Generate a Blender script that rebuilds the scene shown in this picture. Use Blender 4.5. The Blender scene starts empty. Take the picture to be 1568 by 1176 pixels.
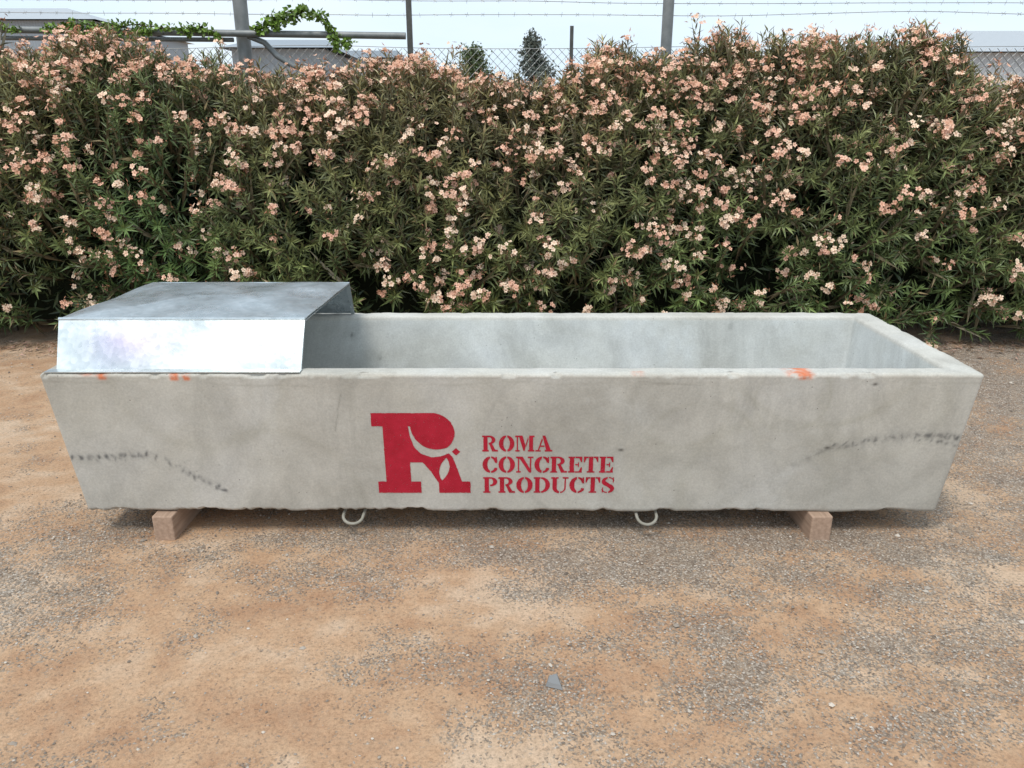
import bpy, math, random
import numpy as np
from mathutils import Vector
random.seed(7)
R = np.random.default_rng(11)
scene = bpy.context.scene
scene.view_settings.view_transform = 'Standard'
scene.view_settings.look = 'None'
scene.view_settings.exposure = 0

# ---------------------------------------------------------------- helpers
def vnoise(x, y, seed=0):
    x = np.asarray(x, float); y = np.asarray(y, float)
    xi = np.floor(x).astype(np.int64); yi = np.floor(y).astype(np.int64)
    fx = x - xi; fy = y - yi
    fx = fx*fx*(3-2*fx); fy = fy*fy*(3-2*fy)
    def h(a, b):
        n = (a*374761393 + b*668265263 + seed*974634777) & 0x7fffffff
        n = ((n ^ (n >> 13))*1274126177) & 0x7fffffff
        n = (n ^ (n >> 16)) & 0xffff
        return n/65535.0
    return (h(xi, yi)*(1-fx)+h(xi+1, yi)*fx)*(1-fy) + (h(xi, yi+1)*(1-fx)+h(xi+1, yi+1)*fx)*fy

def fbm(x, y, seed=0, octv=4):
    s = 0; a = .5; t = 0
    for i in range(octv):
        s = s + a*vnoise(x*2**i+17*i, y*2**i-9*i, seed+i); t += a; a *= .5
    return s/t

def norm(v):
    return v/np.maximum(np.linalg.norm(v, axis=-1, keepdims=True), 1e-9)

def build(name, parts, mats, smooth=False, parent=None):
    V = []; L = []; S = []; T = []; MI = []; C = []
    off = 0; loff = 0
    for v, f, mi, c in parts:
        v = np.asarray(v, float); f = np.asarray(f, np.int64)
        V.append(v); L.append((f+off).ravel())
        m, k = f.shape
        S.append(loff+np.arange(m)*k); T.append(np.full(m, k)); MI.append(np.full(m, mi))
        if c is None: c = np.ones((len(v), 3))
        C.append(np.concatenate([c, np.ones((len(v), 1))], 1))
        off += len(v); loff += m*k
    V = np.concatenate(V); L = np.concatenate(L); S = np.concatenate(S); T = np.concatenate(T); MI = np.concatenate(MI); C = np.concatenate(C)
    me = bpy.data.meshes.new(name)
    me.vertices.add(len(V)); me.vertices.foreach_set('co', V.ravel())
    me.loops.add(len(L)); me.loops.foreach_set('vertex_index', L.astype(np.int32))
    me.polygons.add(len(S)); me.polygons.foreach_set('loop_start', S.astype(np.int32))
    me.polygons.foreach_set('loop_total', T.astype(np.int32))
    me.polygons.foreach_set('material_index', MI.astype(np.int32))
    me.polygons.foreach_set('use_smooth', np.full(len(S), smooth))
    me.update(calc_edges=True); me.validate()
    if len(me.vertices) == len(V):
        ca = me.color_attributes.new('Col', 'FLOAT_COLOR', 'POINT')
        ca.data.foreach_set('color', C.ravel())
    for m in mats: me.materials.append(m)
    ob = bpy.data.objects.new(name, me)
    scene.collection.objects.link(ob)
    if parent: ob.parent = parent
    return ob

def empty(name):
    e = bpy.data.objects.new(name, None); scene.collection.objects.link(e); return e

def box(x0, x1, y0, y1, z0, z1):
    v = [(x, y, z) for z in (z0, z1) for y in (y0, y1) for x in (x0, x1)]
    f = [(0, 2, 3, 1), (4, 5, 7, 6), (0, 1, 5, 4), (2, 6, 7, 3), (0, 4, 6, 2), (1, 3, 7, 5)]
    return np.array(v, float), np.array(f)

def tube(path, r, k=8):
    P = np.array(path, float); n = len(P)
    r = np.broadcast_to(np.asarray(r, float), (n,))
    T = np.gradient(P, axis=0); T = norm(T)
    ref = np.array([0, 0, 1.]) if abs(T[0][2]) < .9 else np.array([0, 1., 0])
    A = norm(np.cross(T, ref)); B = np.cross(T, A)
    a = np.arange(k)/k*2*math.pi
    V = P[:, None] + r[:, None, None]*(np.cos(a)[None, :, None]*A[:, None] + np.sin(a)[None, :, None]*B[:, None])
    V = V.reshape(-1, 3)
    F = []
    for i in range(n-1):
        for j in range(k):
            F.append((i*k+j, i*k+(j+1) % k, (i+1)*k+(j+1) % k, (i+1)*k+j))
    V = np.concatenate([V, P[:1], P[-1:]])
    F = np.array(F)
    caps = np.array([(n*k, (j+1) % k, j) for j in range(k)] + [(n*k+1, (n-1)*k+j, (n-1)*k+(j+1) % k) for j in range(k)])
    return V, F, caps

def tube_parts(path, r, k=8, mi=0, col=None):
    V, F, c = tube(path, r, k)
    C = None if col is None else np.tile(np.array(col, float), (len(V), 1))
    return [(V, F, mi, C), (V, c, mi, C)]

# ---------------------------------------------------------------- material helpers
class NT:
    def __init__(s, name):
        s.m = bpy.data.materials.new(name); s.m.use_nodes = True
        s.t = s.m.node_tree; s.b = s.t.nodes['Principled BSDF']
        s.tc = s.t.nodes.new('ShaderNodeTexCoord')
    def n(s, ty): return s.t.nodes.new(ty)
    def l(s, a, b): s.t.links.new(a, b)
    def coord(s, scale=(1, 1, 1)):
        mp = s.n('ShaderNodeMapping'); mp.inputs['Scale'].default_value = scale
        s.l(s.tc.outputs['Object'], mp.inputs['Vector']); return mp.outputs['Vector']
    def noise(s, sc, det=6, rough=.55, scale=(1, 1, 1), dist=0):
        nd = s.n('ShaderNodeTexNoise'); nd.inputs['Scale'].default_value = sc
        nd.inputs['Detail'].default_value = det; nd.inputs['Roughness'].default_value = rough
        nd.inputs['Distortion'].default_value = dist
        s.l(s.coord(scale), nd.inputs['Vector']); return nd.outputs['Fac']
    def vor(s, sc, feature='F1', scale=(1, 1, 1)):
        nd = s.n('ShaderNodeTexVoronoi'); nd.feature = feature; nd.inputs['Scale'].default_value = sc
        s.l(s.coord(scale), nd.inputs['Vector']); return nd
    def ramp(s, inp, stops):
        r = s.n('ShaderNodeValToRGB'); e = r.color_ramp.elements
        while len(e) < len(stops): e.new(.5)
        for i, (p, c) in enumerate(stops):
            if not isinstance(c, (tuple, list)): c = (c, c, c)
            e[i].position = p; e[i].color = (c[0], c[1], c[2], 1)
        s.l(inp, r.inputs['Fac']); return r.outputs['Color']
    def mix(s, a, b, f=1.0, mode='MIX'):
        m = s.n('ShaderNodeMix'); m.data_type = 'RGBA'; m.blend_type = mode
        def put(i, v):
            if isinstance(v, bpy.types.NodeSocket): s.l(v, i)
            elif isinstance(v, (int, float)) and i.type == 'RGBA': i.default_value = (v, v, v, 1)
            elif isinstance(v, tuple): i.default_value = (v[0], v[1], v[2], 1)
            else: i.default_value = v
        put(m.inputs[0], f); put(m.inputs[6], a); put(m.inputs[7], b)
        return m.outputs[2]
    def math(s, op, a, b=0.0):
        m = s.n('ShaderNodeMath'); m.operation = op
        for i, v in ((0, a), (1, b)):
            if isinstance(v, bpy.types.NodeSocket): s.l(v, m.inputs[i])
            else: m.inputs[i].default_value = v
        return m.outputs[0]
    def attr(s):
        a = s.n('ShaderNodeAttribute'); a.attribute_name = 'Col'; return a.outputs['Color']
    def bump(s, h, strength=.3, dist=.01, prev=None):
        b = s.n('ShaderNodeBump'); b.inputs['Strength'].default_value = strength; b.inputs['Distance'].default_value = dist
        s.l(h, b.inputs['Height'])
        if prev is not None: s.l(prev, b.inputs['Normal'])
        return b.outputs['Normal']
    def out(s, col=None, rough=.8, metal=0, normal=None, spec=None):
        if col is not None:
            if isinstance(col, tuple): s.b.inputs['Base Color'].default_value = (*col, 1)
            else: s.l(col, s.b.inputs['Base Color'])
        if isinstance(rough, bpy.types.NodeSocket): s.l(rough, s.b.inputs['Roughness'])
        else: s.b.inputs['Roughness'].default_value = rough
        s.b.inputs['Metallic'].default_value = metal
        if spec is not None: s.b.inputs['Specular IOR Level'].default_value = spec
        if normal is not None: s.l(normal, s.b.inputs['Normal'])
        return s.m

def concrete_mat():
    t = NT('concrete')
    a = t.ramp(t.noise(1.7, 7, .60, dist=.7), [(.3, (.425, .402, .355)), (.5, (.505, .487, .440)), (.72, (.570, .558, .525))])
    b = t.ramp(t.noise(7, 7, .66, dist=.5), [(.3, .87), (.7, 1.07)])
    c = t.mix(a, b, 1.0, 'MULTIPLY')
    st = t.ramp(t.noise(2.6, 6, .62, scale=(1, 1, .45), dist=1.6), [(.46, 1.0), (.56, .89), (.62, .98)])
    c = t.mix(c, st, .9, 'MULTIPLY')
    c = t.mix(c, (.60, .60, .575), t.ramp(t.noise(2.3, 7, .7, scale=(1, 1, .8), dist=.3), [(.55, 0.0), (.70, .5)]))
    sp = t.ramp(t.noise(150, 3, .7), [(.3, .84), (.7, 1.10)])
    c = t.mix(c, sp, .8, 'MULTIPLY')
    v = t.vor(38)
    hole = t.ramp(v.outputs['Distance'], [(.04, 1.0), (.10, 0.0)])
    msk = t.ramp(t.noise(14, 1), [(.57, 0.0), (.61, 1.0)])
    hm = t.mix(hole, msk, 1.0, 'MULTIPLY')
    c = t.mix(c, (.16, .15, .14), hm)
    c = t.mix(c, t.attr(), 1.0, 'MULTIPLY')
    n = t.bump(t.noise(34, 6, .7), .3, .004)
    return t.out(c, .82, 0, n, .3)
M_conc = concrete_mat()

def red_mat():
    t = NT('red_stencil_paint')
    c = t.ramp(t.noise(25, 6, .7), [(.3, (.35, .010, .024)), (.7, (.48, .018, .042))])
    n = t.bump(t.noise(300, 3), .3, .001)
    return t.out(c, .75, 0, n, .25)
M_red = red_mat()

def galv_mat():
    t = NT('galvanised_steel')
    v = t.vor(60)
    a = t.ramp(v.outputs['Color'], [(.0, (.52, .58, .60)), (1, (.66, .71, .73))])
    c = t.mix(a, t.ramp(t.noise(6, 7, .7, dist=1), [(.35, .80), (.5, .94), (.65, 1.05)]), 1., 'MULTIPLY')
    c = t.mix(c, t.attr(), 1., 'MULTIPLY')
    r = t.ramp(t.noise(7, 5, .7), [(.3, .22), (.7, .40)])
    n = t.bump(t.noise(3.5, 2), .35, .012); n = t.bump(v.outputs['Distance'], .14, .0009, n)
    return t.out(c, r, .72, n)
M_galv = galv_mat()

def simple(name, c1, c2, sc=20, rough=.7, metal=0, scale=(1, 1, 1), bump=.3, bd=.003, spec=None):
    t = NT(name)
    f = t.noise(sc, 6, .6, scale=scale)
    return t.out(t.ramp(f, [(.3, c1), (.7, c2)]), rough, metal, t.bump(f, bump, bd), spec)
M_post = simple('weathered_galvanised_pipe', (.16, .17, .17), (.27, .28, .28), 9, .55, .4)
M_dark = simple('dark_steel', (.07, .07, .065), (.12, .12, .11), 20, .6, .3)
M_wire = simple('fence_wire', (.30, .30, .29), (.42, .42, .41), 20, .5, .5)
M_wood = simple('timber', (.30, .20, .14), (.46, .32, .235), 14, .85, 0, (6, .5, 6), .4, .003)
M_loop = simple('steel_loop', (.24, .23, .19), (.36, .34, .29), 40, .7, .2)

# ---------------------------------------------------------------- ground
def fine_axis(lo, hi, step, far):
    core = np.arange(lo, hi+1e-6, step)
    g = [step]
    while sum(g) < far: g.append(g[-1]*1.22)
    g = np.cumsum(g)
    return np.concatenate([(lo-g)[::-1], core, hi+g])
gx = fine_axis(-3.6, 3.6, .015, 600); gy = fine_axis(.9, 5.4, .015, 600)
GX, GY = np.meshgrid(gx, gy)
def gravel_mask(x, y):
    m = .5+(fbm(x*1.7+3, y*2.6+1, 3, 6)-.5)*.62 + (fbm(x*7, y*9, 9, 6)-.5)*.80
    def blob(cx, cy, sx, sy, a): return a*np.exp(-((x-cx)/sx)**2-((y-cy)/sy)**2)
    m = m + blob(0, 2.30, 2.2, .28, .20) + blob(2.6, 2.9, .9, .9, .32) + blob(1.5, 1.9, .9, .35, .14) + blob(.45, 1.6, .5, .35, .10) + blob(-2.4, 2.15, 1., .2, .12)
    m = m + blob(3.2, 4.2, 1.2, 1.6, .35) + blob(-1.6, 2.05, .8, .12, .10)
    m = m - blob(-1.1, 1.6, .95, .34, .13) - blob(-.40, 1.42, .35, .10, .26) - blob(1.22, 1.33, .16, .08, .50) - blob(1.25, 1.50, .10, .05, .40) - blob(-2.6, 3.2, .9, .9, .22)
    m = m - blob(-3.5, 4.5, 1.5, 1.2, .3) - blob(-.2, 1.15, 1.6, .22, .12)
    m = m - blob(1.4, 2.12, .5, .04, .15)-blob(-.2, 2.1, .15, .05, .15)
    return np.clip((m-.52)*2.0+.40, 0, 1)
GM = gravel_mask(GX, GY)
near = np.exp(-np.maximum(0, np.abs(GX)-5)/3)*np.exp(-np.maximum(0, np.abs(GY-3)-4)/3)
GZ = ((fbm(GX*2, GY*2, 21, 3)-.5)*.018 + (fbm(GX*25, GY*25, 22, 3)-.5)*.008*(.5+GM))*near
GZ = GZ*(1-.8*np.exp(-((GX)/1.9)**6-((GY-2.7)/.6)**6))
V = np.stack([GX, GY, GZ], -1).reshape(-1, 3)
ny, nx = GX.shape
I = np.arange(nx*ny).reshape(ny, nx)
F = np.stack([I[:-1, :-1], I[:-1, 1:], I[1:, 1:], I[1:, :-1]], -1).reshape(-1, 4)
wv_ = .5+(fbm(GX*2.0, GY*3.0, 50, 6)-.5)*.65+(fbm(GX*12, GY*14, 55, 4)-.5)*.5
C = np.stack([GM, wv_, GM*0], -1).reshape(-1, 3)
def ground_mat():
    t = NT('sandy_gravel_ground')
    sep = t.n('ShaderNodeSeparateColor'); t.l(t.attr(), sep.inputs[0])
    g = sep.outputs[0]; w = sep.outputs[1]
    sand = t.ramp(w, [(.30, (.42, .245, .145)), (.5, (.51, .325, .200)), (.70, (.60, .435, .305))])
    sand = t.mix(sand, t.ramp(t.noise(85, 5, .85), [(.30, .52), (.5, 1.0), (.70, 1.25)]), .95, 'MULTIPLY')
    v = t.vor(190)
    vc = t.n('ShaderNodeSeparateColor'); t.l(v.outputs['Color'], vc.inputs[0])
    stone = t.ramp(vc.outputs[0], [(0, (.14, .115, .095)), (.45, (.28, .24, .20)), (.8, (.41, .36, .305)), (1, (.70, .64, .57))])
    edge = t.ramp(v.outputs['Distance'], [(.25, 1.0), (.75, .48)])
    stone = t.mix(stone, edge, .75, 'MULTIPLY')
    f = t.math('ADD', g, t.math('MULTIPLY', t.math('SUBTRACT', vc.outputs[1], .5), 1.0))
    f = t.math('ADD', f, t.math('MULTIPLY', t.math('SUBTRACT', t.noise(30, 6, .8), .5), 1.3))
    fm = t.ramp(f, [(.40, 0.0), (.66, .86)])
    c = t.mix(sand, stone, fm)
    dust = t.ramp(t.noise(16, 6, .8), [(.44, 0.0), (.75, .48)])
    c = t.mix(c, (.50, .365, .250), dust)
    h = t.math('MULTIPLY', t.math('SUBTRACT', 1.0, v.outputs['Distance']), fm)
    h = t.math('ADD', t.math('MULTIPLY', h, .6), t.noise(120, 4, .85))
    n = t.bump(h, .8, .005)
    return t.out(c, .95, 0, n, .15)
M_ground = ground_mat()
ground = build('ground', [(V, F, 0, C)], [M_ground], smooth=True)

def stones(n, xr, yr, smin, smax, seed, bias=.12):
    r = np.random.default_rng(seed)
    x = r.uniform(*xr, n*4); y = r.uniform(*yr, n*4)
    keep = r.random(n*4) < (bias+(1-bias)*gravel_mask(x, y)**1.3)
    x = x[keep][:n]; y = y[keep][:n]; n = len(x)
    s = smin+(smax-smin)*r.random(n)**3
    base = np.array([(1, 0, 0), (.3, .9, 0), (-.8, .55, 0), (-.8, -.6, 0), (.35, -.95, 0), (.1, .05, .75), (0, 0, -.5)])
    jit = 1+r.uniform(-.3, .3, (n, 7, 1))
    v = base[None]*jit
    v[:, :, 1] *= r.uniform(.6, 1, (n, 1)); a = r.uniform(0, 6.28, n)
    ca, sa = np.cos(a)[:, None], np.sin(a)[:, None]
    X = v[:, :, 0]*ca-v[:, :, 1]*sa; Y = v[:, :, 0]*sa+v[:, :, 1]*ca
    v = np.stack([X, Y, v[:, :, 2]], -1)*s[:, None, None]
    v += np.stack([x, y, .002+0*x], -1)[:, None]
    f = np.array([(i, (i+1) % 5, 5) for i in range(5)] + [((i+1) % 5, i, 6) for i in range(5)])
    F = (f[None]+(np.arange(n)*7)[:, None, None]).reshape(-1, 3)
    k = r.random(n)**1.4
    col = (np.array([.19, .155, .125])*(1-k[:, None]) + np.array([.62, .55, .47])*k[:, None])
    C = np.repeat(col, 7, 0)
    return v.reshape(-1, 3), F, 0, C
t = NT('pebble_stone'); M_peb = t.out(t.attr(), .9, 0, None, .2)
build('gravel', [stones(38000, (-3.4, 3.6), (1.15, 4.9), .0014, .0050, 3, .10), stones(520, (-3.4, 3.6), (1.2, 4.8), .004, .012, 4, .3)], [M_peb])
bv = np.array([(.085, 1.60, .002), (.128, 1.585, .002), (.118, 1.64, .002), (.093, 1.632, .002), (.09, 1.603, .013), (.123, 1.592, .011), (.114, 1.633, .014), (.096, 1.628, .012)])
build('rock_chip', [(bv, np.array([(4, 5, 6, 7), (0, 1, 5, 4), (1, 2, 6, 5), (2, 3, 7, 6), (3, 0, 4, 7)]), 0, np.full((8, 3), .24))], [M_peb])

# ---------------------------------------------------------------- trough
HX, Y0, Y1, ZB, ZT = 1.5, 2.314, 3.158, .091, .601
trough = empty('concrete_trough')
def side_samples():
    pts = []
    fx = np.linspace(-1, 1, 751)
    for a in fx: pts.append((a, -1, 0, -1))
    for th in (-67, -45, -22): pts.append((1, -1, math.cos(math.radians(th)), math.sin(math.radians(th))))
    for a in np.linspace(-1, 1, 90): pts.append((1, a, 1, 0))
    for th in (22, 45, 67): pts.append((1, 1, math.cos(math.radians(th)), math.sin(math.radians(th))))
    for a in np.linspace(1, -1, 300): pts.append((a, 1, 0, 1))
    for th in (112, 135, 158): pts.append((-1, 1, math.cos(math.radians(th)), math.sin(math.radians(th))))
    for a in np.linspace(1, -1, 90): pts.append((-1, a, -1, 0))
    for th in (202, 225, 248): pts.append((-1, -1, math.cos(math.radians(th)), math.sin(math.radians(th))))
    return np.array(pts, float)
SP = side_samples(); NS = len(SP)
prof = []
prof += [(.40, .30, ZB, 0), (.10, .10, ZB, 0), (.055, .055, ZB, 1), (.049, .049, ZB+.002, 1), (.0455, .0455, ZB+.007, 1)]
zs = np.linspace(ZB+.012, ZT-.014, 118)
for z in zs:
    o = .045*(ZT-z)/(ZT-ZB); prof.append((o, o, z, 2))
prof += [(.0, .0, ZT-.009, 3), (.002, .002, ZT-.004, 3), (.006, .006, ZT-.001, 3), (.012, .012, ZT, 3)]
for k in np.linspace(.15, .85, 8): prof.append((.012+k*.071, .012+k*.051, ZT, 4))
prof += [(.086, .066, ZT-.001, 4), (.092, .072, ZT-.004, 4), (.095, .075, ZT-.010, 4)]
for z in np.linspace(ZT-.02, .20, 28):
    o = .045*(ZT-z)/(ZT-ZB); prof.append((.095+o, .075+o, z, 5))
prof += [(.155, .135, .175, 5), (.19, .17, .165, 5), (.4, .3, .163, 5)]
PR = np.array(prof); NP_ = len(PR)
hx = HX-PR[:, 0]; hy = (Y1-Y0)/2-PR[:, 1]; yc = (Y0+Y1)/2
r = .014
X = SP[None, :, 0]*(hx[:, None]-r)+r*SP[None, :, 2]
Y = yc+SP[None, :, 1]*(hy[:, None]-r)+r*SP[None, :, 3]
Z = np.repeat(PR[:, 2][:, None], NS, 1)
kind = np.repeat(PR[:, 3][:, None], NS, 1)
per = np.cumsum(np.r_[0, np.hypot(np.diff(X[60]), np.diff(Y[60]))])[None, :]+0*X
ch = np.clip(fbm(per*9, per*0+1, 31, 4)-.52, 0, 1)*.07*(fbm(per*60, per*0, 32, 3))
wz = (fbm(per*5, per*0+7, 33, 5)-.5)*.014
Z = Z+np.where(kind <= 1, wz*np.where(PR[:, 1][:, None] < .2, 1, 0)+ch*np.where(kind == 1, 1, .4), 0)
low = np.clip(1-(Z-ZB)/.02, 0, 1)*(kind == 2)
Z = Z+low*(wz+ch)*1.0
rimn = (fbm(per*14, per*0+2, 35, 5)-.5)*.006+(fbm(per*120, Z*0, 36, 2)-.5)*.002
Z = Z+np.where(kind == 3, rimn, 0)+np.where(kind == 4, (fbm(X*18, Y*18, 37, 4)-.5)*.004, 0)
inn = np.where(kind == 3, np.clip(fbm(per*20, Z*0+3, 38, 3)-.58, 0, 1)*.045, 0)
Y = Y+inn*(-SP[None, :, 3]); X = X-inn*SP[None, :, 2]
Cc = np.ones((NP_, NS, 3))
def tint(mask, col):
    global Cc
    Cc = Cc*(1-mask[..., None])+np.array(col)*mask[..., None]
Cc[kind >= 5] = (1.16, 1.22, 1.29)  # paler bluish inside, brightened in colour to offset the shading there
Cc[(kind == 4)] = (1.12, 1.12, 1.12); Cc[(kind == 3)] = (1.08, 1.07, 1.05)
front = (SP[None, :, 3] < -.9) & (kind == 2)
tint(front*np.clip((.55-fbm(X*3, Z*6, 61, 5))*3, 0, 1)*.28, (.85, .84, .79))
tint(front*np.clip((fbm(X*2.2+5, Z*5, 62, 5)-.52)*4, 0, 1)*.40, (1.12, 1.12, 1.10))
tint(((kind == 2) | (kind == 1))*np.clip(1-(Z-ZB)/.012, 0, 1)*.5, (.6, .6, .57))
tint(front*np.exp(-((Z-(ZT-.035)-(fbm(X*3, Z*0, 63, 4)-.5)*.04)/.0035)**2)*.45*np.clip(fbm(X*6, Z*3, 64, 3)*2-.6, 0, 1), (.65, .63, .58))
for (cx, cz, rr, w, s) in [(-1.0, .62, .28, .02, .3), (.25, .1, .33, .03, .2), (.82, .18, .25, .025, .3), (-.3, .55, .22, .02, .2), (1.2, .5, .2, .02, .25), (1.0, .75, .33, .012, .45), (-.8, .1, .3, .015, .25), (.55, .5, .16, .01, .25), (.9, .52, .12, .006, .4), (.62, .30, .20, .010, .3)]:
    d = np.abs(np.hypot(X-cx, Z-cz)-rr)
    tint(front*np.exp(-(d/w)**2)*s*fbm(X*8, Z*8, 66, 3)*1.4, (.78, .77, .71))
def seg_path(pts, period, w, h, amp, seed):
    P = np.array(pts); L = np.r_[0, np.cumsum(np.hypot(*np.diff(P, axis=0).T))]
    rr = np.random.default_rng(seed)
    s = 0
    while s < L[-1]:
        cx = np.interp(s, L, P[:, 0]); cz = np.interp(s, L, P[:, 1])+rr.uniform(-.006, .006)
        a = rr.uniform(-.9, 1.2); u = (X-cx)*math.cos(a)+(Z-cz)*math.sin(a); v = -(X-cx)*math.sin(a)+(Z-cz)*math.cos(a)
        m = np.exp(-((u/(w*rr.uniform(.6, 1.2)))**2+(v/(h*rr.uniform(.6, 1.3)))**2)**1.2)
        m = m*np.clip(fbm(X*70, Z*70, seed, 3)*3.0-.75, 0, 1)*rr.uniform(.5, 1)*amp
        tint(front*m, (.26, .27, .29))
        s += period*rr.uniform(.6, 1.4)
pl = [(-1.46, .300), (-1.374, .302), (-1.298, .306), (-1.233, .313), (-1.157, .302), (-1.082, .243), (-1.009, .198), (-.95, .162)]
seg_path(pl, .034, .011, .008, 1.0, 5)
seg_path([(a, b-.004) for a, b in pl], .040, .005, .014, 1.0, 51)
seg_path([(a, b+.002) for a, b in pl], .05, .024, .012, .20, 52)
seg_path([(-1.37, .301), (-1.2, .314)], .026, .004, .015, .9, 6)
rp_ = [(1.06, .345), (1.12, .352), (1.20, .372), (1.30, .382), (1.38, .385), (1.47, .375)]
seg_path(rp_, .034, .009, .009, .85, 7)
seg_path(rp_, .036, .004, .014, .8, 72)
seg_path(rp_, .03, .03, .016, .22, 71)
seg_path([(1.33, .388), (1.46, .378), (1.46, .365)], .014, .006, .012, .9, 8)
seg_path([(1.34, .368), (1.46, .350)], .018, .009, .006, .9, 18)
seg_path([(.90, .25), (1.06, .345)], .03, .014, .010, .30, 9)
for (x0, z0, x1, z1) in [(1.05, .335, .95, .285), (-.55, .53, -.58, .40), (.4, .575, .62, .56), (1.03, .34, 1.1, .33)]:
    tt = np.clip(((X-x0)*(x1-x0)+(Z-z0)*(z1-z0))/((x1-x0)**2+(z1-z0)**2), 0, 1)
    d = np.hypot(X-x0-tt*(x1-x0)-.01*(fbm(tt*5, tt*0, 4, 3)-.5), Z-z0-tt*(z1-z0))
    tint(front*np.exp(-(d/.0025)**2)*.45, (.5, .5, .47))
fr = (SP[None, :, 3] < -.9) & (kind >= 2) & (kind <= 4) & (Y < Y0+.07)
def spot(cx, w, z0, amp, seed, ymax=.03):
    m = np.exp(-((X-cx)/w)**4)*np.clip((Z-z0)/.008, 0, 1)*(Y < Y0+ymax)
    m = m*np.clip(fbm(X*80, (Z+Y)*80, seed, 3)*3-.8, 0, 1)*amp
    tint(fr*m, (1.30, .42, .22))
spot(-1.298, .014, .578, .95, 41); spot(-1.33, .045, .59, .6, 42, .035); spot(-1.07, .014, .575, .95, 43); spot(-1.033, .013, .575, 1, 44)
spot(.915, .040, .588, 1.0, 45, .07); spot(.93, .022, .578, .9, 46, .07); spot(.40, .02, .59, .4, 47)
for (px_, pz) in [(1.155, .566), (.36, .33), (1.04, .338)]:
    tint(front*np.exp(-((X-px_)/.009)**2-((Z-pz)/.005)**2), (.2, .19, .18))
bk = (SP[None, :, 3] > .9) & (kind == 5)
for (px_, pz) in [(-.66, .52), (-.55, .43), (.9, .56)]:
    tint(bk*np.exp(-((X-px_)/.007)**2-((Z-pz)/.007)**2), (.15, .15, .15))
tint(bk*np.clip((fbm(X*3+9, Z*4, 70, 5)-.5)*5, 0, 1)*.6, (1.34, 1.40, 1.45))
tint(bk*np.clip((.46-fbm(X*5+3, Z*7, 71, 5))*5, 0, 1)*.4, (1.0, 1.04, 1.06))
V = np.stack([X, Y, Z], -1).reshape(-1, 3)
I = np.arange(NP_*NS).reshape(NP_, NS); J = np.roll(I, -1, axis=1)
F = np.stack([I[:-1], J[:-1], J[1:], I[1:]], -1).reshape(-1, 4)
vb, fb = box(-HX+.4, HX-.4, Y0+.3, Y1-.3, ZB, .163)
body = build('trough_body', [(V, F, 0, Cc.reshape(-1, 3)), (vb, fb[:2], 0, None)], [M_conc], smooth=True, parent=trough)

# ---- stencil lettering
def pip(u, v, poly):
    P = poly; n = len(P); ins = np.zeros(u.shape, bool)
    for i in range(n):
        x0, y0 = P[i]; x1, y1 = P[(i+1) % n]
        if y0 == y1: continue
        c = ((y0 > v) != (y1 > v)) & (u < (x1-x0)*(v-y0)/(y1-y0)+x0)
        ins ^= c
    return ins
def rc(u, v, a, b, c, d): return (u >= a) & (u <= b) & (v >= c) & (v <= d)
def el(u, v, cx, cy, rx, ry): return ((u-cx)/rx)**2+((v-cy)/ry)**2 <= 1
G = .035
def L_R(u, v):
    m = rc(u, v, .08, .33, 0, 1) | rc(u, v, 0, .40, 0, .10) | rc(u, v, 0, .40, .90, 1)
    b = el(u, v, .42, .73, .40, .27) & ~el(u, v, .42, .73, .17, .18) & (u > .40)
    b |= rc(u, v, .40, .44, .90, 1)
    leg = pip(u, v, [(.42, .50), (.60, .50), (.80, .12), (.97, .10), (.97, 0), (.62, 0)])
    return m | b | leg
def L_P(u, v):
    m = rc(u, v, .08, .33, 0, 1) | rc(u, v, 0, .42, 0, .10) | rc(u, v, 0, .40, .90, 1)
    return m | (el(u, v, .42, .71, .40, .29) & ~el(u, v, .42, .71, .16, .19) & (u > .40))
def L_O(u, v):
    return el(u, v, .475, .5, .475, .51) & ~el(u, v, .475, .5, .20, .40) & (abs(u-.475) > G)
def L_C(u, v):
    m = el(u, v, .475, .5, .475, .51) & ~el(u, v, .50, .5, .22, .40) & (abs(u-.46) > G)
    m &= ~((u > .5) & (v < .64) & (v > .30)) & (u < .85)
    return m | rc(u, v, .76, .84, .60, .98)
def L_D(u, v):
    m = rc(u, v, .08, .33, 0, 1) | rc(u, v, 0, .38, 0, .10) | rc(u, v, 0, .38, .90, 1)
    return m | (el(u, v, .40, .5, .54, .5) & ~el(u, v, .40, .5, .28, .40) & (u > .42))
def L_M(u, v):
    m = rc(u, v, .08, .16, 0, 1) | rc(u, v, 0, .26, 0, .10) | rc(u, v, 0, .22, .90, 1)
    m |= rc(u, v, .85, 1.10, 0, 1) | rc(u, v, .78, 1.18, 0, .10) | rc(u, v, .95, 1.18, .90, 1)
    m |= pip(u, v, [(.20, 1), (.44, 1), (.64, .35), (.58, .05), (.50, .05)])
    m |= pip(u, v, [(.80, .95), (.80, .75), (.66, .28), (.64, .42)])
    return m
def L_A(u, v):
    m = pip(u, v, [(.42, 1), (.60, 1), (.97, .05), (.68, .05)]) | pip(u, v, [(.40, .85), (.44, .72), (.22, .08), (.14, .08)])
    m |= rc(u, v, 0, .32, 0, .09) | rc(u, v, .58, 1.05, 0, .09) | rc(u, v, .30, .56, .30, .38)
    return m
def L_N(u, v):
    m = rc(u, v, .10, .18, 0, 1) | rc(u, v, 0, .28, 0, .09) | rc(u, v, .80, .88, .1, 1) | rc(u, v, .68, 1.0, .91, 1)
    return m | pip(u, v, [(0, 1), (.38, 1), (.88, .12), (.88, 0), (.76, 0), (.22, .86), (0, .91)])
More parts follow.
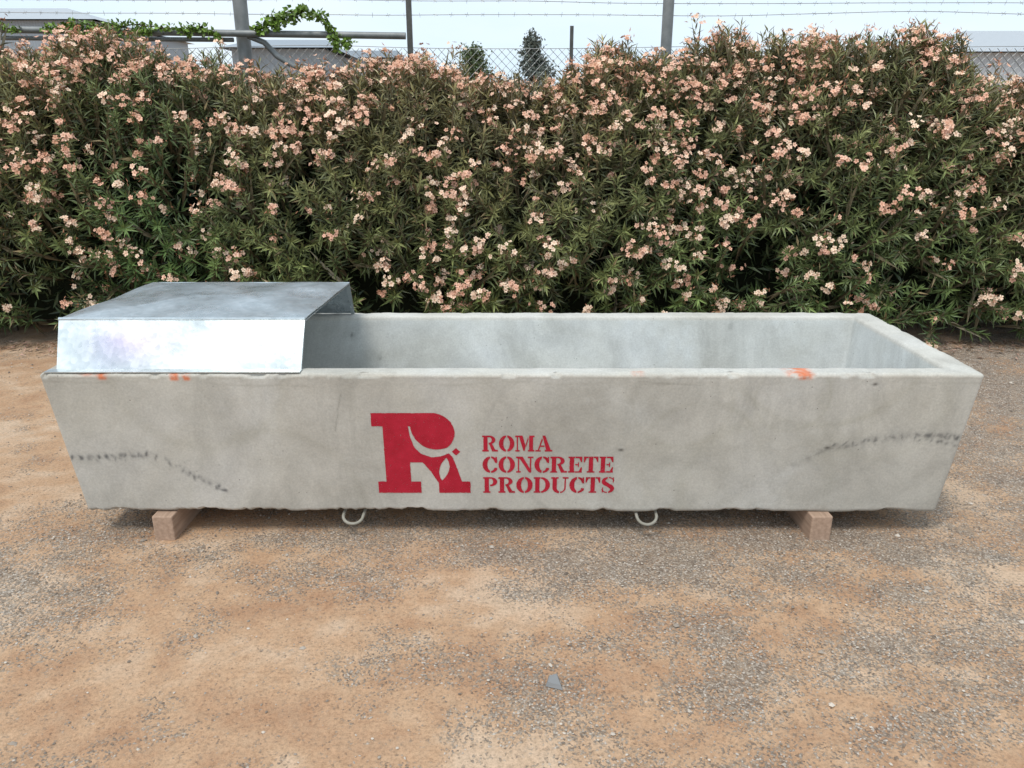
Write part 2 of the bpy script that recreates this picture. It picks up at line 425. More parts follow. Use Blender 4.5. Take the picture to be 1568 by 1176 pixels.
def L_E(u, v):
    m = rc(u, v, .08, .33, 0, 1) | rc(u, v, 0, .38, 0, .09) | rc(u, v, 0, .38, .91, 1)
    m |= rc(u, v, .41, .80, .91, 1) | rc(u, v, .41, .80, 0, .09) | rc(u, v, .41, .62, .46, .54)
    m |= pip(u, v, [(.80, .95), (.80, .66), (.74, .66), (.60, .95)]) | pip(u, v, [(.80, .05), (.80, .34), (.74, .34), (.60, .05)]) | rc(u, v, .56, .62, .36, .64)
    return m
def L_T(u, v):
    m = rc(u, v, .30, .55, 0, 1) | rc(u, v, .20, .65, 0, .09) | rc(u, v, .0, .27, .91, 1) | rc(u, v, .58, .85, .91, 1)
    return m | pip(u, v, [(0, .95), (0, .64), (.05, .64), (.18, .95)]) | pip(u, v, [(.85, .95), (.85, .64), (.80, .64), (.67, .95)])
def L_U(u, v):
    m = rc(u, v, .08, .33, .3, 1) | rc(u, v, 0, .42, .91, 1) | rc(u, v, .78, .86, .3, 1) | rc(u, v, .66, 1.0, .91, 1)
    return m | (el(u, v, .47, .32, .39, .34) & ~el(u, v, .555, .34, .225, .26) & (v < .30) & (abs(u-.5) > G))
def L_S(u, v):
    a = el(u, v, .39, .72, .37, .29) & ~el(u, v, .46, .76, .22, .17) & ~((u > .39) & (v < .76) & (v > .60))
    b = el(u, v, .39, .28, .37, .29) & ~el(u, v, .32, .24, .22, .17) & ~((u < .39) & (v > .24) & (v < .42))
    a &= ~((u > .46) & (v < .60)); b &= ~((u < .32) & (v > .42))
    m = (a & (v > .42)) | (b & (v < .60)) | pip(u, v, [(.05, .62), (.25, .74), (.73, .40), (.55, .24)])
    return (m | rc(u, v, .66, .72, .66, .98) | rc(u, v, .05, .11, .02, .34)) & ~(abs(u-.39)*1.0 < G*(abs(v-.5) > .36))
W = dict(R=.97, P=.82, O=.95, C=.86, D=.94, M=1.18, A=1.05, N=1.0, E=.82, T=.85, U=1.0, S=.75)
FN = dict(R=L_R, P=L_P, O=L_O, C=L_C, D=L_D, M=L_M, A=L_A, N=L_N, E=L_E, T=L_T, U=L_U, S=L_S)
def big_R(u, v):
    m = rc(u, v, .0, .19, 0, .048) | rc(u, v, .036, .119, 0, .30) | rc(u, v, .008, .152, .256, .30)
    blob = (el(u, v, .192, .072, .078, .073) | rc(u, v, .10, .19, 0, .10)) & (el(u, v, .210, .044, .084, .090) | (v < .036))
    m |= blob
    body = pip(u, v, [(.11, .05), (.119, .05), (.124, .090), (.136, .126), (.158, .150), (.190, .163), (.222, .160), (.248, .148), (.260, .160), (.270, .190), (.290, .256), (.318, .256), (.318, .30), (.212, .30), (.212, .262), (.186, .215), (.160, .182), (.11, .182)])
    m |= body
    m &= ~(rc(u, v, .119, .158, .182, .256))
    # tall almond opening between the haunch and the leg
    t_ = (v-.208)/.044; ax = .232-(v-.208)*.20
    m &= ~((np.abs(u-ax) < .0165*(1-t_*t_)) & (np.abs(t_) < 1))
    # small head at the tip
    m |= (abs(u-.273)+abs(v-.142) < .014)
    return m
FL = math.hypot(.045, ZT-ZB)
def face_pt(x, s, off=.0012):
    t_ = s/FL
    y = Y0+.045*t_; z = ZT-(ZT-ZB)*t_
    n = np.array([0, -(ZT-ZB), -.045])/FL
    return np.stack([x, y+n[1]*off, z+n[2]*off], -1)
g = .0008
def runs(mask, x0, s0):
    q = []
    for r_ in range(mask.shape[0]):
        row = np.r_[0, mask[r_].astype(np.int8), 0]; d = np.diff(row)
        for a, b in zip(np.where(d == 1)[0], np.where(d == -1)[0]): q.append((x0+a*g, x0+b*g, s0+r_*g, s0+(r_+1)*g))
    return q
quads = []
S0 = .136
nu, nv = int(.33/g), int(.302/g)
u, v = np.meshgrid((np.arange(nu)+.5)*g, (np.arange(nv)+.5)*g)
wob = lambda u, v, sd: (fbm(u*120, v*120, sd, 3)-.5)*.0020
speck = lambda m, u, v, sd: m & (fbm(u*400, v*400, sd, 3) > .20)
m = speck(big_R(u+wob(u, v, 81), v+wob(u, v, 82)), u, v, 83)
quads += runs(m, -.458, S0)
def line(word, x0, x1, st, h):
    tot = sum(W[c] for c in word)+.07*(len(word)-1); k = (x1-x0)/tot
    nu = int((x1-x0)/g)+4; nv = int(h/g)+4
    u, v = np.meshgrid((np.arange(nu)-1+.5)*g, (np.arange(nv)-1+.5)*g)
    M = np.zeros(u.shape, bool); uu = u+wob(u+x0, v+st, 84)*.4; vv = v+wob(u+x0, v+st, 85)*.4; cx = 0
    for c in word:
        lu = (uu-cx)/k; lv = 1-vv/h
        M |= FN[c](lu, lv) & (lu > -.02) & (lu < W[c]+.03); cx += (W[c]+.07)*k
    M = speck(M, u+x0, v+st, 86)
    return runs(M, x0-g, st-g)
SB = S0+.300
H_ = .061
quads += line('PRODUCTS', -.097, .344, SB-H_, H_)
quads += line('CONCRETE', -.098, .338, SB-H_-.0785, H_)
quads += line('ROMA', -.098, .133, SB-H_-.157, H_*.97)
q = np.array(quads)
P = np.stack([face_pt(q[:, 0], q[:, 3]), face_pt(q[:, 1], q[:, 3]), face_pt(q[:, 1], q[:, 2]), face_pt(q[:, 0], q[:, 2])], 1).reshape(-1, 3)
build('stencil_lettering', [(P, np.arange(len(P)).reshape(-1, 4), 0, None)], [M_red], parent=trough)

for i, (x, w, dp) in enumerate([(-.545, .034, .020), (.462, .034, .026)]):
    a = np.linspace(0, math.pi, 14)
    path = [(x-w-.004, 2.50, .086)]+[(x-w*math.cos(k), 2.368-dp*math.sin(k)-.01, .076-.020*math.sin(k)) for k in a]+[(x+w+.004, 2.50, .086)]
    build('lifting_loop_%d' % (i+1), tube_parts(path, .0055, 8), [M_loop], smooth=True, parent=trough)

def timber(name, x0, x1, y0, y1, z0, z1, rot):
    v, f = box(-(x1-x0)/2, (x1-x0)/2, -(y1-y0)/2, (y1-y0)/2, z0, z1)
    ob = build(name, [(v, f, 0, None)], [M_wood]); ob.location = ((x0+x1)/2, (y0+y1)/2, 0); ob.rotation_euler = (0, 0, rot)
    b = ob.modifiers.new('b', 'BEVEL'); b.width = .004; b.segments = 2
timber('timber_bearer', -1.212, -1.142, 2.325, 3.12, -.004, .0893, math.radians(-1.5))
timber('timber_bearer', 1.000, 1.072, 2.325, 3.12, -.004, .0893, math.radians(2.5))

# ---------------------------------------------------------------- metal cover
cov = empty('metal_cover')
xl = dict(A=(-1.459, -.675), B=(-1.4746, -.6736), C=(-1.436, -.651), D=(-1.452, -.655))
yz = dict(A=(2.350, .605), B=(2.439, .75), C=(3.05, .75), D=(3.132, .605))
def P3(k, s):
    a, b = xl[k]; return np.array([a+(b-a)*s, *yz[k]])
VV = []; FF = []; CCs = []
def patch(fn, nu, nv, colf=None):
    o = len(VV)
    for j in range(nv+1):
        for i in range(nu+1):
            p = fn(i/nu, j/nv); VV.append(p); CCs.append(colf(i/nu, j/nv) if colf else (.97, .98, 1.0))
    for j in range(nv):
        for i in range(nu): FF.append((o+j*(nu+1)+i, o+j*(nu+1)+i+1, o+(j+1)*(nu+1)+i+1, o+(j+1)*(nu+1)+i))
def flapcol(a, b):
    m = math.exp(-((a-.33)/.13)**2-((b-.52)/.38)**2)*.50*(.6+.6*float(vnoise(a*9, b*5, 4))); n_ = math.exp(-((a-.20)/.09)**2-((b-.5)/.5)**2)*.35
    q_ = .96+.16*float(fbm(a*6, b*3, 8, 3))
    return (q_*(1.0-.05*m-.10*n_), q_*(1.0-.36*m-.22*n_), q_*(.99-.06*m+.02*n_))
patch(lambda a, b: P3('A', a)*(1-b)+P3('B', a)*b+np.array([0, -.002*math.sin(a*9)*math.sin(b*3.14), 0]), 60, 12, flapcol)
def topf(a, b):
    p = P3('B', a)*(1-b)+P3('C', a)*b
    e = min(a, 1-a)*1.25; e2 = min(b, 1-b); p[2] += .016*min(e, e2, .5)*2
    p[2] += .003*math.sin(a*14+b*3)*math.sin(b*9)
    return p
patch(topf, 80, 60)
patch(lambda a, b: P3('C', a)*(1-b)+P3('D', a)*b, 40, 8)
cv = build('cover_sheet', [(np.array(VV), np.array(FF), 0, np.array(CCs))], [M_galv], smooth=True, parent=cov)
w = cv.modifiers.new('w', 'WELD'); w.merge_threshold = .0005
so = cv.modifiers.new('s', 'SOLIDIFY'); so.thickness = .003; so.offset = -1
es = cv.modifiers.new('e', 'EDGE_SPLIT'); es.split_angle = math.radians(25)
hp = []
hp += [(*box(-1.482, -.672, 2.318, 2.352, .6035, .6065), 0, None)]
hp += tube_parts([P3('B', 0)+np.array([0, .001, -.001]), P3('B', 1)+np.array([0, .001, -.001])], .0055, 8)
for s0, s1 in (('A', 'B'), ('B', 'C'), ('C', 'D')):
    a = P3(s0, 1); b = P3(s1, 1); off = np.array([-.014, 0, 0]); dn = norm(np.cross(b-a, [1., 0, 0]))*.006
    if dn[2] > 0: dn = -dn
    v = np.array([a+dn, b+dn, b+dn+off, a+dn+off, a+dn*1.4, b+dn*1.4, b+dn*1.4+off, a+dn*1.4+off])
    hp.append((v, np.array([(0, 1, 2, 3), (4, 7, 6, 5), (0, 4, 5, 1), (2, 6, 7, 3)]), 0, None))
build('cover_hem', hp, [M_galv], parent=cov)

# ---------------------------------------------------------------- oleander hedge
def top_z(x):
    px = np.array([0, 60, 100, 150, 200, 260, 320, 400, 450, 520, 570, 620, 680, 740, 800, 860, 910, 960, 1000, 1050, 1100, 1150, 1200, 1260, 1330, 1390, 1430, 1455, 1490, 1530, 1568])
    py = np.array([78, 82, 56, 40, 48, 68, 88, 106, 110, 104, 80, 74, 100, 114, 124, 112, 64, 60, 80, 64, 34, 54, 58, 44, 52, 24, 40, 110, 118, 118, 114])
    z = np.interp(x, .00427*(px-784.), 2.109-.0039*py)
    out = (np.abs(x) > 3.35)
    return z+np.where(out, (vnoise(x*1.5, x*0, 3)-.5)*.25, (vnoise(x*5, x*0, 13)-.5)*.07)
YC, RY = 5.60, .84
def surf(x, th, depth=0):
    tz = top_z(x)-.230
    c = np.cos(th); s = np.sin(th)
    bump_ = (fbm(x*1.6+7, th*1.5+2, 14, 3)-.5)*.60
    ry = RY+bump_*.6*np.clip(.25+th, 0, 1)-depth
    y = YC-np.sign(c)*np.abs(c)**.45*ry
    z = np.maximum(.02, (tz+bump_*.25*(s < .9)-depth*.9)*np.abs(s)**.70)
    nrm = norm(np.stack([0*x, -c*1.1, s*.9], -1))
    return np.stack([x, y, z], -1), nrm

LT = np.array([(0, 0, 0), (1, .42, .05), (0, .42, -.02), (-1, .42, .05), (0, 1, -.10)])
LF = np.array([(0, 1, 2), (0, 2, 3), (2, 1, 4), (2, 4, 3)])
def leaves(P, D, ref, L, Wd, col, mi=0):
    side = norm(np.cross(D, ref)); nn = np.cross(side, D)
    v = P[:, None]+side[:, None]*(LT[:, 0][None, :, None]*Wd[:, None, None])+D[:, None]*(LT[:, 1][None, :, None]*L[:, None, None])+nn[:, None]*(LT[:, 2][None, :, None]*L[:, None, None])
    n = len(P); F = (LF[None]+(np.arange(n)*5)[:, None, None]).reshape(-1, 3)
    return v.reshape(-1, 3), F, mi, np.repeat(col, 5, 0)
PT = np.array([(0, .05, 0), (.40, .55, .12), (.26, 1, .16), (-.26, 1, .16), (-.40, .55, .12)])
def florets(Cn, N, size, col, mi=1):
    n = len(Cn); ref = norm(R.normal(size=(n, 3))); A = norm(np.cross(N, ref)); B = np.cross(N, A)
    out = []; cols = []
    for k in range(5):
        a = k*2*math.pi/5+R.uniform(-.15, .15, n)
        D = A*np.cos(a)[:, None]+B*np.sin(a)[:, None]; S = np.cross(N, D)
        v = Cn[:, None]+S[:, None]*(PT[:, 0][None, :, None]*size[:, None, None])+D[:, None]*(PT[:, 1][None, :, None]*size[:, None, None])+N[:, None]*(PT[:, 2][None, :, None]*size[:, None, None]*R.uniform(.3, 2.2, n)[:, None, None])
        out.append(v)
        c = np.repeat(col[:, None], 5, 1).copy(); c[:, 0] *= np.array([.92, .74, .64]); c[:, 2:4] *= 1.04
        cols.append(c)
    V = np.concatenate(out).reshape(-1, 3); C = np.concatenate(cols).reshape(-1, 3)
    F = np.arange(len(V)).reshape(-1, 5)
    return V, F, mi, C
def orth(D):
    ref = norm(R.normal(size=D.shape)); A = norm(np.cross(D, ref)); return A, np.cross(D, A)

HXR = 5.4
NSH = 9300
x = R.uniform(-HXR, HXR, NSH)
th = np.concatenate([R.uniform(.02, 1.75, int(NSH*.91)), R.uniform(1.75, 3.1, NSH-int(NSH*.91))])
dep = R.random(NSH)**1.8*.28-.02
P0, N0 = surf(x, th, dep)
keep = ~((fbm(P0[:, 0]*3.2+2, P0[:, 2]*3.6, 77, 3) < .37) & (P0[:, 2] < 1.25) & (R.random(NSH) < .75))
x, th, dep, P0, N0 = x[keep], th[keep], dep[keep], P0[keep], N0[keep]; NSH = len(x)
hN = np.clip(P0[:, 2]/1.75, 0, 1)
D0 = norm(N0*.75+np.array([0, 0, .62])*(.25+.75*hN[:, None])+R.normal(size=(NSH, 3))*.33)
LS = R.uniform(.10, .22, NSH)*np.where(R.random(NSH) < .06, 1.4, 1)
A0, B0 = orth(D0)
parts = []
nod = 8
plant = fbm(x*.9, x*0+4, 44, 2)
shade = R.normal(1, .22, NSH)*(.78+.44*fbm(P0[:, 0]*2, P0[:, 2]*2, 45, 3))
for j in range(nod):
    t_ = (j+R.uniform(0, .8, NSH))/nod
    for k in range(3):
        ph = j*1.05+k*2*math.pi/3+R.uniform(-.3, .3, NSH)
        al = np.radians(78-50*t_+R.uniform(-14, 14, NSH))
        D = D0*np.cos(al)[:, None]+(A0*np.cos(ph)[:, None]+B0*np.sin(ph)[:, None])*np.sin(al)[:, None]
        D = norm(D+np.array([0, 0, -.12]))
        P = P0+D0*(t_*LS)[:, None]
        L = R.uniform(.060, .110, NSH)*(1-.25*t_)
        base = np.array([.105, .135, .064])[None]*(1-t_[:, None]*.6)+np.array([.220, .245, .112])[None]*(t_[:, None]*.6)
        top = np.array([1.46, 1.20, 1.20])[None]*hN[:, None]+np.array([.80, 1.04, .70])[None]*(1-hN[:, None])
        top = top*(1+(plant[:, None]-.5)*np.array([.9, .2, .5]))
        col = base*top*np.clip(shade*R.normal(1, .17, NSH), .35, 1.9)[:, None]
        old = R.random(NSH) < .03; col[old] = (.36, .28, .15)
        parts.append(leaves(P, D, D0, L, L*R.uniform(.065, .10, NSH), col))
parts.append(leaves(P0-D0*.15, D0, A0, LS+.17, np.full(NSH, .003), np.tile([.18, .15, .09], (NSH, 1))))
parts.append(leaves(P0-D0*.15, D0, B0, LS+.17, np.full(NSH, .003), np.tile([.18, .15, .09], (NSH, 1))))
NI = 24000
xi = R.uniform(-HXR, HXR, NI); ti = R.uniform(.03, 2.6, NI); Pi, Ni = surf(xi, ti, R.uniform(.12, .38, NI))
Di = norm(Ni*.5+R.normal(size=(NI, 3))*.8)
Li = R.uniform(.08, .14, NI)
parts.append(leaves(Pi, Di, norm(R.normal(size=(NI, 3))), Li, Li*.11, np.array([.065, .095, .04])[None]*R.uniform(.5, 1.3, NI)[:, None]))  # inner leaves darker: shade of the hedge interior put into their colour
# flowers
clump = fbm(P0[:, 0]*4.0, P0[:, 2]*4.4+P0[:, 1], 90, 3)
pf = np.clip((clump-.29)*3.2, .18, 1)*(.46+.40*hN)
isf = (R.random(NSH) < pf) & (dep < .18)
idx = np.where(isf)[0]
cen = P0[idx]+D0[idx]*(LS[idx]+.014)[:, None]
big = np.clip(R.lognormal(-.10, .42, len(idx)), .4, 1.9)
tone = R.random(len(idx))
cA = np.array([.78, .47, .35]); cB = np.array([.86, .66, .50]); cC = np.array([.64, .37, .25])
for j in range(12):
    ok = R.random(len(idx)) < (1.0-.06*j)*np.clip(big, .4, 1)
    c = cen[ok]; n = len(c)
    o = norm(R.normal(size=(n, 3))+D0[idx][ok]*.8)*(R.random(n)**.5)[:, None]*.050*big[ok][:, None]
    o[:, 2] *= .75
    N = norm(o*12+D0[idx][ok]*.7+np.array([0, -.25, .1])+R.normal(size=(n, 3))*.35)
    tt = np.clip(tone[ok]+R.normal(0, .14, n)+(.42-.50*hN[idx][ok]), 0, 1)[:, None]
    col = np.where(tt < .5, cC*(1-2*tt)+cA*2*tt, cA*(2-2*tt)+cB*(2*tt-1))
    col = col*R.uniform(.85, 1.1, n)[:, None]
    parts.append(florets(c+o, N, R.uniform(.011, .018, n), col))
for j in range(9):
    n = len(idx); d = norm(D0[idx]+R.normal(size=(n, 3))*.55)
    col = np.array([.52, .26, .16])[None]*R.uniform(.6, 1.25, n)[:, None]
    parts.append(leaves(cen+R.normal(size=(n, 3))*.020, d, norm(R.normal(size=(n, 3))), R.uniform(.018, .034, n), np.full(n, .0035), col, 1))
ws = []
for i in range(130):
    xx = random.uniform(-HXR, HXR); yy = YC+random.uniform(-.45, .3)
    a = random.uniform(-.5, .5); b = random.uniform(-.35, .1); hgt = random.uniform(1.0, 1.45)
    path = [(xx+a*s*s*.7, yy+b*s*s, s*hgt) for s in np.linspace(0, 1, 6)]
    ws += tube_parts(path, np.linspace(.016, .005, 6), 5, 2, (.12, .10, .075))
parts += ws
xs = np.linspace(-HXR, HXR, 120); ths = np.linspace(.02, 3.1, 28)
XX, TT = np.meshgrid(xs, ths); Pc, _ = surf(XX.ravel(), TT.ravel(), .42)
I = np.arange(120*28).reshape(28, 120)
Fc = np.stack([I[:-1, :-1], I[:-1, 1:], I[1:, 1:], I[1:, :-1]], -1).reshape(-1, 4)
parts.append((Pc, Fc, 2, np.tile([.022, .028, .016], (len(Pc), 1))))  # added near-black shell behind the leaves, paints the shade inside the hedge

def leaf_mat(name, rough, spec):
    t = NT(name); return t.out(t.attr(), rough, 0, None, spec)
M_leaf = leaf_mat('oleander_leaf', .42, .5); M_petal = leaf_mat('petal', .8, .1)
t = NT('bark_and_inner_shade'); M_bark_shade = t.out(t.attr(), .95, 0, None, .1)
build('oleander_hedge', parts, [M_leaf, M_petal, M_bark_shade])

n = 2600
lx = R.uniform(-5, 5, n); ly = 4.80-np.abs(R.normal(0, .16, n))+.05
Pl = np.stack([lx, ly, np.full(n, .008)], -1); a = R.uniform(0, 6.28, n)
Dl = norm(np.stack([np.cos(a), np.sin(a), R.uniform(-.1, .2, n)], -1))
cl = np.array([.20, .13, .08])[None]*R.uniform(.5, 1.8, n)[:, None]
cl[R.random(n) < .2] = (.6, .38, .30)
build('leaf_litter', [leaves(Pl, Dl, np.tile([0, 0, 1.], (n, 1))+R.normal(size=(n, 3))*.2, R.uniform(.02, .07, n), R.uniform(.003, .007, n), cl)], [M_leaf])

# ---------------------------------------------------------------- fence
FY = 7.0
fence = empty('chain_link_fence')
def wires():
    h0, h1 = .02, 1.95; H = h1-h0; sp = .072; ps = []
    xs0 = np.arange(-11-H, 11, sp)
    rw = .0026
    for sgn in (1, -1):
        for x in xs0:
            a = np.array([x if sgn > 0 else x+H, FY+.003*sgn, h0]); b = np.array([x+H if sgn > 0 else x, FY+.003*sgn, h1])
            ps.append((a, b))
    A = np.array([p[0] for p in ps]); B = np.array([p[1] for p in ps])
    D = norm(B-A); S = norm(np.cross(D, [0, 1., 0])); N = np.array([0, 1., 0])
    offs = [S*rw, -S*rw*.5+N*rw*.87, -S*rw*.5-N*rw*.87]
    V = np.stack([A+offs[0], A+offs[1], A+offs[2], B+offs[0], B+offs[1], B+offs[2]], 1).reshape(-1, 3)
    f = np.array([(0, 1, 4, 3), (1, 2, 5, 4), (2, 0, 3, 5)])
    return V, (f[None]+(np.arange(len(A))*6)[:, None, None]).reshape(-1, 4), 0, None
build('chain_mesh', [wires()], [M_wire], parent=fence)
bp = []
for z0, sd in ((1.95, 1), (2.21, 2), (2.30, 3), (2.40, 4)):
    xs = np.linspace(-11, 11, 120)
    zz = z0+(fbm(xs*.6, xs*0, sd, 2)-.5)*.05
    path = np.stack([xs, FY-.02+0*xs, zz], -1)
    bp += tube_parts(path, .0024, 4)
    if z0 > 2:
        for xb in np.arange(-10.9, 10.9, .13):
            zb = float(np.interp(xb, xs, zz)); a = random.uniform(0, 3.14)
            dx, dz = math.cos(a)*.018, math.sin(a)*.018
            bp += tube_parts([(xb-dx, FY-.028, zb-dz), (xb+dx, FY-.012, zb+dz)], .0016, 3)
            bp += tube_parts([(xb+dz, FY-.028, zb-dx), (xb-dz, FY-.012, zb+dx)], .0016, 3)
build('barbed_wire', bp, [M_wire], parent=fence)
pp = tube_parts([(-2.21, FY-.09, 0), (-2.21, FY-.09, 2.75)], .057, 16)
pp += tube_parts([(1.276, FY-.07, 0), (1.276, FY-.07, 2.75)], .046, 16)
for xx in (-9.2, -5.7, 4.8, 8.3): pp += tube_parts([(xx, FY-.07, 0), (xx, FY-.07, 2.75)], .046, 16)
build('fence_posts', pp, [M_post], smooth=True, parent=fence)
tp = []
for xx, zt, w_ in ((-.847, 2.55, .022), (.494, 2.117, .015), (3.1, 2.0, .015)):
    v, f = box(xx-w_, xx+w_, FY-.05, FY-.044, 0, zt); tp.append((v, f, 0, None))
    v, f = box(xx+w_-.005, xx+w_, FY-.044, FY-.015, 0, zt); tp.append((v, f, 0, None))
build('angle_pickets', tp, [M_dark], parent=fence)
rl = tube_parts([(-7, FY-.20, 2.13), (-4.26, FY-.20, 2.075), (-2.3, FY-.20, 2.045), (-.86, FY-.20, 2.025)], .027, 10)
rl += tube_parts([(-7, FY-.16, 2.03), (-4.3, FY-.16, 2.015), (-2.27, FY-.16, 2.0)], .018, 10)
rl += tube_parts([(-2.15, FY-.16, 2.03), (-2.02, FY-.16, 1.98), (-1.93, FY-.16, 1.88), (-1.80, FY-.16, 1.80), (-1.6, FY-.16, 1.77)], .024, 10)
build('gate_rail', rl, [M_post], smooth=True, parent=fence)

def vine(name, paths, dens, sc):
    parts = []
    for path in paths:
        P = np.array(path, float); s = np.linspace(0, 1, len(P)*8)
        Q = np.stack([np.interp(s, np.linspace(0, 1, len(P)), P[:, k]) for k in range(3)], -1)
        Q[:, 2] += (fbm(Q[:, 0]*9, Q[:, 2]*9, 5, 2)-.5)*.04
        parts += tube_parts(Q, .005, 5, 1, (.09, .07, .04))
        Lg = np.sum(np.linalg.norm(np.diff(Q, axis=0), axis=1)); n = int(Lg*dens)
        tt = R.random(n); B = np.stack([np.interp(tt, s, Q[:, k]) for k in range(3)], -1)+R.normal(size=(n, 3))*sc*.45
        D = norm(R.normal(size=(n, 3))+np.array([0, -.5, -.2])); L = R.uniform(.03, .055, n)*sc/.04
        c = np.array([.16, .26, .04])[None]*R.uniform(.45, 1.5, n)[:, None]
        parts.append(leaves(B, D, norm(R.normal(size=(n, 3))+np.array([0, -1, .5])), L, L*.36, c))
    return build(name, parts, [M_leaf, M_bark_shade])
vy = FY-.24
vine('climbing_vine', [[(-2.05, vy, 2.05), (-1.95, vy, 2.10), (-1.86, vy, 2.19), (-1.68, vy, 2.215), (-1.52, vy, 2.16), (-1.44, vy, 2.04), (-1.42, vy, 1.93)],
                       [(-1.66, vy, 2.21), (-1.78, vy, 2.15), (-1.93, vy, 2.08)],
                       [(-1.45, vy, 2.0), (-1.34, vy, 1.95), (-1.3, vy, 1.98)],
                       [(-2.35, vy, 2.02), (-2.5, vy, 2.08), (-2.63, vy, 2.06)]], 520, .038)
vine('climbing_vine', [[(-3.75, vy, 2.06), (-3.5, vy, 2.10), (-3.1, vy, 2.10), (-2.6, vy, 2.07)],
                       [(-4.5, vy, 2.13), (-4.2, vy, 2.11), (-3.95, vy, 2.05)], [(-3.6, vy, 2.06), (-3.3, vy, 2.03), (-2.9, vy, 2.05)]], 400, .034)

# ---------------------------------------------------------------- background sheds
def sheet(name, c):
    t = NT(name)
    wv = t.n('ShaderNodeTexWave'); wv.inputs['Scale'].default_value = 2.2; t.l(t.tc.outputs['Object'], wv.inputs['Vector'])
    col = t.mix(tuple(c), t.ramp(wv.outputs['Fac'], [(0, .86), (1, 1.0)]), .7, 'MULTIPLY')
    return t.out(col, .6, .0, t.bump(wv.outputs['Fac'], .3, .03), .3)
M_roofw = sheet('white_roof_sheet', (.44, .47, .50)); M_wallg = sheet('grey_wall_sheet', (.30, .34, .38)); M_glass = simple('dark_window', (.03, .04, .05), (.05, .06, .07), 2, .2)
def shed(name, x0, x1, y0, y1, zr, ze, hip0, hip1, wall, roof):
    e = empty(name); ym = (y0+y1)/2
    v, f = box(x0, x1, y0, y1, 0, ze-.12)
    build('walls', [(v, f, 0, None)], [wall], parent=e)
    o = .35
    V = np.array([(x0-o, y0-o, ze-.1), (x1+o, y0-o, ze-.1), (x1+o, y1+o, ze-.1), (x0-o, y1+o, ze-.1), (x0-o+hip0, ym, zr), (x1+o-hip1, ym, zr)])
    build('roof', [(V, np.array([(0, 1, 5, 4), (2, 3, 4, 5)]), 0, None), (V, np.array([(1, 2, 5), (3, 0, 4)]), 0, None)], [roof], parent=e)
    wp = []
    for k in np.arange(x0+2, x1-2, 4.0):
        wp.append((*box(k, k+1.6, y0-.03, y0-.005, ze*.35, ze*.6), 0, None))
    wp.append((*box((x0+x1)/2-1, (x0+x1)/2+.1, y0-.04, y0-.005, .02, min(2.2, ze*.6)), 0, None))
    build('windows', wp, [M_glass], parent=e)
shed('metal_shed', -38, -20.9, 42, 54, 7.55, 6.35, 1.5, 4.6, M_wallg, M_roofw)
shed('metal_shed', -9.4, -6.3, 28, 33, 4.25, 3.85, .4, .8, M_wallg, sheet('grey_roof_sheet', (.30, .34, .38)))
shed('metal_shed', -7.4, -5.0, 34, 38, 4.35, 4.0, .3, .3, M_roofw, sheet('slate_roof_sheet', (.22, .25, .28)))
shed('metal_shed', 20.5, 38, 38, 46, 5.75, 4.55, 2.4, 1.6, M_roofw, M_roofw)

def tree(name, x, y, h, rx, col, nb, lowest=.3, lsz=.09, seed=1):
    r = np.random.default_rng(seed); parts = []
    parts += tube_parts([(x, y, 0), (x+.03, y, h*.35), (x-.02, y, h*.7), (x, y, h*.95)], [h*.025, h*.018, h*.01, h*.003], 8, 1, (.09, .075, .06))
    cen = []
    for i in range(nb):
        z = h*(lowest+(1-lowest)*r.random()**.9); k = (z/h-lowest)/(1-lowest); rad = rx*(math.sin(min(1, k*1.0+.18)*math.pi)**.6+.1)*r.uniform(.45, 1)
        a = r.uniform(0, 6.28); ex, ey = x+rad*math.cos(a), y+rad*math.sin(a)
        parts += tube_parts([(x, y, z*.85), ((x+ex)/2, (y+ey)/2, z*.95), (ex, ey, z)], [h*.008, h*.005, h*.002], 4, 1, (.09, .075, .06))
        cen.append((ex, ey, z)); cen.append(((x+ex)/2, (y+ey)/2, z*.97))
    cen = np.array(cen); n = len(cen)*95
    P = np.repeat(cen, 95, 0)+r.normal(size=(n, 3))*rx*.17
    D = norm(r.normal(size=(n, 3))+np.array([0, 0, .3])); L = r.uniform(.7, 1.5, n)*lsz
    c = np.array(col)[None]*r.uniform(.5, 1.5, n)[:, None]
    parts.append(leaves(P, D, norm(r.normal(size=(n, 3))), L, L*.35, c))
    build(name, parts, [M_leaf, M_bark_shade])
tree('background_tree', .85, 35, 4.75, 1.0, (.11, .13, .11), 44, .25, .12, 2)
tree('background_tree', -1.15, 25, 3.40, .85, (.09, .13, .05), 34, .3, .09, 3)

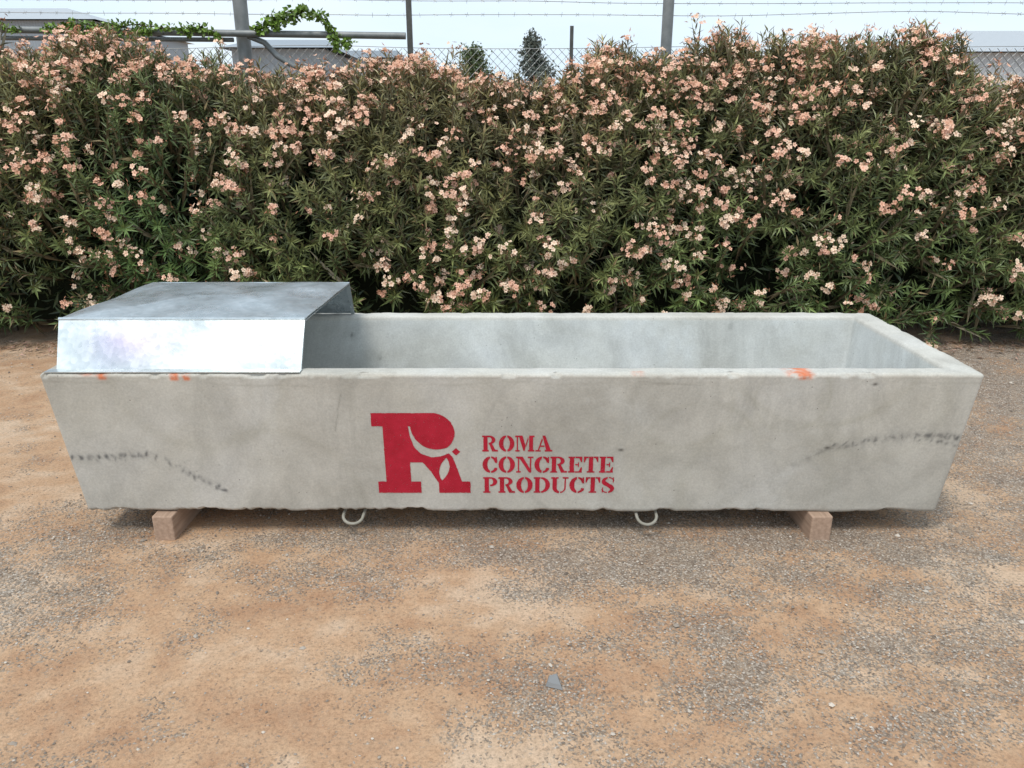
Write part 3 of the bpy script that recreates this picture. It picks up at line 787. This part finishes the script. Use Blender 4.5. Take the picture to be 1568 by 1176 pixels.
# ---------------------------------------------------------------- light, sky, camera
w = bpy.data.worlds.new('World'); scene.world = w; w.use_nodes = True
nt = w.node_tree; bg = nt.nodes['Background']
sky = nt.nodes.new('ShaderNodeTexSky'); sky.sky_type = 'NISHITA'; sky.sun_disc = False
EL, AZ = math.radians(62), math.radians(210)
sky.sun_elevation = EL; sky.sun_rotation = AZ; sky.air_density = 1.2; sky.dust_density = 1.5
tc = nt.nodes.new('ShaderNodeTexCoord'); mp = nt.nodes.new('ShaderNodeMapping'); mp.inputs['Scale'].default_value = (1, 1, 3.5)
nz = nt.nodes.new('ShaderNodeTexNoise'); nz.inputs['Scale'].default_value = 2.2; nz.inputs['Detail'].default_value = 5; nz.inputs['Roughness'].default_value = .5
rp = nt.nodes.new('ShaderNodeValToRGB'); rp.color_ramp.elements[0].position = .32; rp.color_ramp.elements[0].color = (.0, .0, .0, 1); rp.color_ramp.elements[1].position = .68; rp.color_ramp.elements[1].color = (1, 1, 1, 1)
cl_ = nt.nodes.new('ShaderNodeMix'); cl_.data_type = 'RGBA'
cl_.inputs[6].default_value = (5.9, 7.4, 8.7, 1); cl_.inputs[7].default_value = (7.4, 8.1, 8.7, 1)
mx = nt.nodes.new('ShaderNodeMix'); mx.data_type = 'RGBA'; mx.inputs[0].default_value = .88
nt.links.new(tc.outputs['Generated'], mp.inputs[0]); nt.links.new(mp.outputs[0], nz.inputs['Vector']); nt.links.new(nz.outputs['Fac'], rp.inputs[0])
nt.links.new(rp.outputs[0], cl_.inputs[0]); nt.links.new(cl_.outputs[2], mx.inputs[7])
nt.links.new(sky.outputs[0], mx.inputs[6])
nt.links.new(mx.outputs[2], bg.inputs['Color']); bg.inputs['Strength'].default_value = .135
sl = bpy.data.lights.new('sun', 'SUN'); sl.energy = 2.1; sl.angle = math.radians(18); sl.color = (1, .95, .87)
so_ = bpy.data.objects.new('sun', sl); scene.collection.objects.link(so_)
d = Vector((math.sin(AZ)*math.cos(EL), math.cos(AZ)*math.cos(EL), math.sin(EL)))
so_.rotation_euler = d.to_track_quat('Z', 'Y').to_euler(); so_.location = (0, -5, 10)

cam = bpy.data.cameras.new('camera'); cam.lens = 27.05; cam.sensor_width = 36; cam.clip_end = 2000; cam.clip_start = .05
co = bpy.data.objects.new('camera', cam); scene.collection.objects.link(co)
co.location = (0, 0, 1.35); co.rotation_euler = (math.radians(90-18.67), 0, 0)
scene.camera = co
